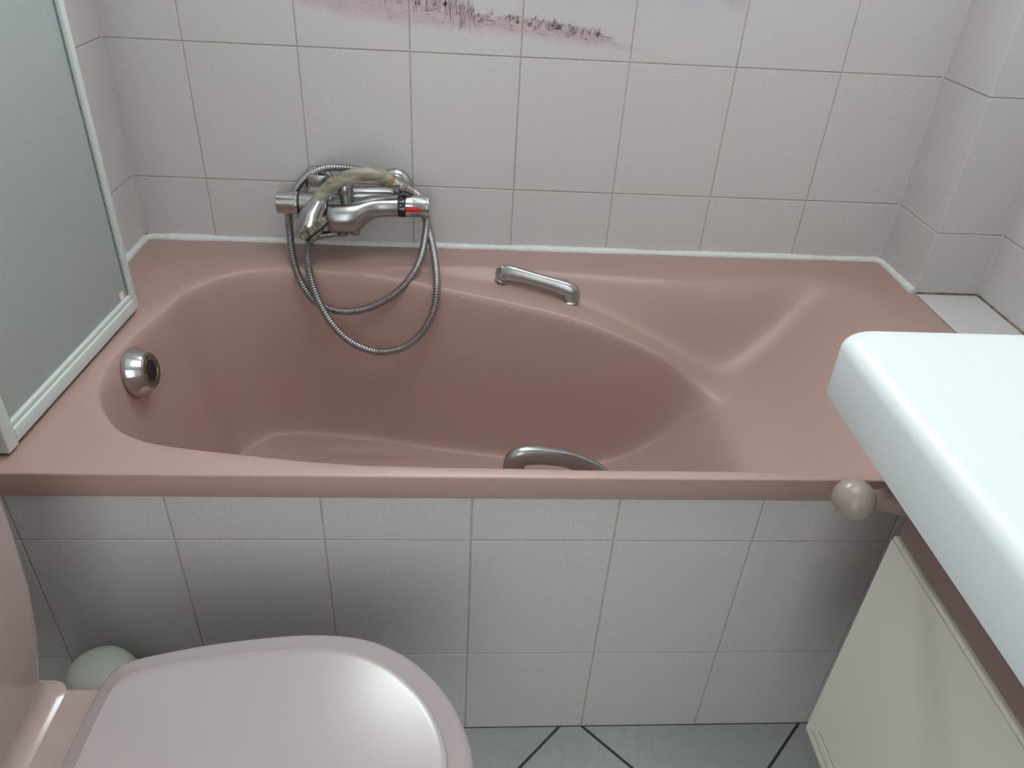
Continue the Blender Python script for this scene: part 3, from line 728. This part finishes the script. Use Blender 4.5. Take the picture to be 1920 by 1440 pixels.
# cistern
tr = []
for z, x1, h_, r in ((.4010, .196, .140, .022), (.4040, .188, .134, .022), (.4120, .180, .129, .022), (.425, .178, .129, .026), (.45, .184, .136, .030), (.50, .1915, .147, .033), (.56, .1975, .155, .035), (.63, .2010, .160, .036), (.70, .2035, .163, .036), (.735, .204, .164, .036)):
    tr.append(rrect(.004, x1, YC - h_, YC + h_, r, z))
obj('cistern', loft(tr), 'toilet', toi, 50)
obj('cistern_lid', loft([rrect(.004, .207, YC - .167, YC + .167, .037, .7355), rrect(.004, .209, YC - .169, YC + .169, .039, .741), rrect(.004, .209, YC - .169, YC + .169, .039, .760), rrect(.008, .197, YC - .158, YC + .158, .036, .768), rrect(.03, .18, YC - .14, YC + .14, .03, .771)]), 'toilet', toi, 50)
obj('flush_button', lathe((.105, YC, .7705), (0, 0, 1), [(0, .026), (.003, .026), (.004, .023), (.007, .0215), (.008, .018), (.008, .001)], 32), 'chrome', toi, 40)
for s in (-1, 1):
    obj('hinge', lathe((.2555, YC + s * .075 - .018, .4055), (0, 1, 0), [(0, .004), (.001, .0055), (.035, .0055), (.036, .004)], 24), 'seat', toi, 40)

# pale container behind the toilet
bn = thing('container', 'pale greenish rounded container standing between toilet and bath panel', 'container', (.150, -.798, 0))
cb = Vector((.150, -.798, 0))
obj('container_body', lathe(cb + Vector((0, 0, .0005)), (0, 0, 1), [(0, .050), (.004, .056), (.05, .060), (.17, .0640), (.186, .0645), (.1862, .060)], 44), 'bin', bn, 40)
obj('container_lid', lathe(cb + Vector((0, 0, .1868)), (0, 0, 1), [(0, .0655), (.008, .0660), (.024, .0620), (.050, .0535), (.072, .0470), (.085, .0410), (.093, .0320), (.0965, .0200), (.098, .001)], 44), 'bin', bn, 50)

# ------------------------------------------------------------------ vanity: worktop and cabinet
WX, WY, WZ = 1.060, -.752, .820
def worktop():
    y0 = -1.80; R_ = []
    def outline(i, z, r=.030):
        pts = []
        n = 8
        x0, x1, ya_, yb_ = WX + i, XW - .001, y0, WY - i
        pts += [(x1, ya_, z), (x1, yb_, z)]
        for k in range(n + 1): a = math.radians(90 + 90 * k / n); pts.append((x0 + r + r * math.cos(a), yb_ - r + r * math.sin(a), z))
        for yy in np.linspace(yb_ - r, ya_, 8)[1:]: pts.append((x0, yy, z))
        return pts
    r = .017
    R_.append(outline(.004, WZ - .080)); R_.append(outline(.0015, WZ - .0793)); R_.append(outline(.0006, WZ - .077)); R_.append(outline(0.0, WZ - r * 1.15))
    for k in range(1, 9): a = math.radians(90 * k / 8); R_.append(outline(r * (1 - math.cos(a)), WZ - r * 1.15 * (1 - math.sin(a))))
    return loft(R_)
wt = obj('worktop', worktop(), 'worktop', None, 40)
wt['label'] = 'thick white worktop with rounded edge in the right foreground'; wt['category'] = 'worktop'
CX, CY = 1.110, -.9065
cab = thing('vanity_cabinet', 'cream vanity cabinet with mauve rail under the white worktop', 'cabinet', (1.40, -1.28, 0))
CE = -1.76
obj('carcass', box(CX + .022, XW - .002, CE, CY - .004, .298, WZ - .081, .001), 'mauve', cab, 30)
rail = obj('rail', box(CX + .004, CX + .0215, CE, CY - .002, .6525, WZ - .0812, .0012), 'mauve', cab, 30, 'mauve rail below the worktop')
# doors: cream fronts with vent slots near the foot
def front(y0, y1):
    z0, z1 = .2955, .650
    s1, s2 = .3075, .3255; sw = .0028; x0, x1 = CX, CX + .018
    e1, e2 = y1 - .010, y1 - .023
    parts = [box(x0, x1, y0, y1, s2 + sw, z1 - .006), box(x0, x1, y0, y1, z1 - .0062, z1, .0026), box(x0, x1, y0, y1, z0, s1 - sw), box(x0, x1, y0, y1, s1 + sw, s2 - sw),
             box(x0, x1, e1, y1, s1 - sw, s1 + sw), box(x0, x1, e2, y1, s2 - sw, s2 + sw), box(x0, x1, y0, y0 + .01, s1 - sw, s1 + sw), box(x0, x1, y0, y0 + .02, s2 - sw, s2 + sw)]
    d = obj('door', join(*parts), 'cream', cab, 30)
    for s_, e_ in ((s1, e1), (s2, e2)): obj('vent_slot', box(x0 + .0025, x0 + .016, y0 + .012, e_ + .0005, s_ - sw - .0004, s_ + sw + .0004), 'slot', d, None, 'mauve vent slot')
    return d
front(-1.290, CY); front(-1.758, -1.2935)
# ball knob on the rail
kc = Vector((1.0445, -.915, .7080))
kn = lathe(kc, (1, 0, 0), [(-.0212, .0006)] + [(-.0212 * math.cos(math.radians(a)), .0212 * math.sin(math.radians(a))) for a in range(10, 156, 8)] + [(.0200, .0060)], 40)
kb = obj('knob', kn, 'taupe', rail, 50, 'taupe ball knob')
obj('knob_neck', lathe(kc, (1, 0, 0), [(.0185, .0105), (.024, .0102), (.033, .0122), (.045, .0150), (.0550, .0165), (.0693, .0170)], 32), 'mauve', kb, 50, 'dark mauve turned neck')

# ------------------------------------------------------------------ ceiling fill panel (added out of the frame to brighten the room)
lx, ly = FILL_CENTRE; sx, sy = FILL_SIZE
cl = thing('added_fill_light', 'added square fill panel on the ceiling above the bath', 'fill light', (lx, ly, ROOM_Z))
obj('fill_panel', box(lx - sx / 2, lx + sx / 2, ly - sy / 2, ly + sy / 2, ROOM_Z - .035, ROOM_Z - .030), 'fill', cl)
fr = []
for a in (-1, 1):
    fr.append(box(lx + a * (sx / 2 + .011) - .01, lx + a * (sx / 2 + .011) + .01, ly - sy / 2 - .02, ly + sy / 2 + .02, ROOM_Z - .04, ROOM_Z, .001))
    fr.append(box(lx - sx / 2, lx + sx / 2, ly + a * (sy / 2 + .011) - .01, ly + a * (sy / 2 + .011) + .01, ROOM_Z - .04, ROOM_Z, .001))
obj('fill_frame', join(*fr), 'frame', cl, 30)
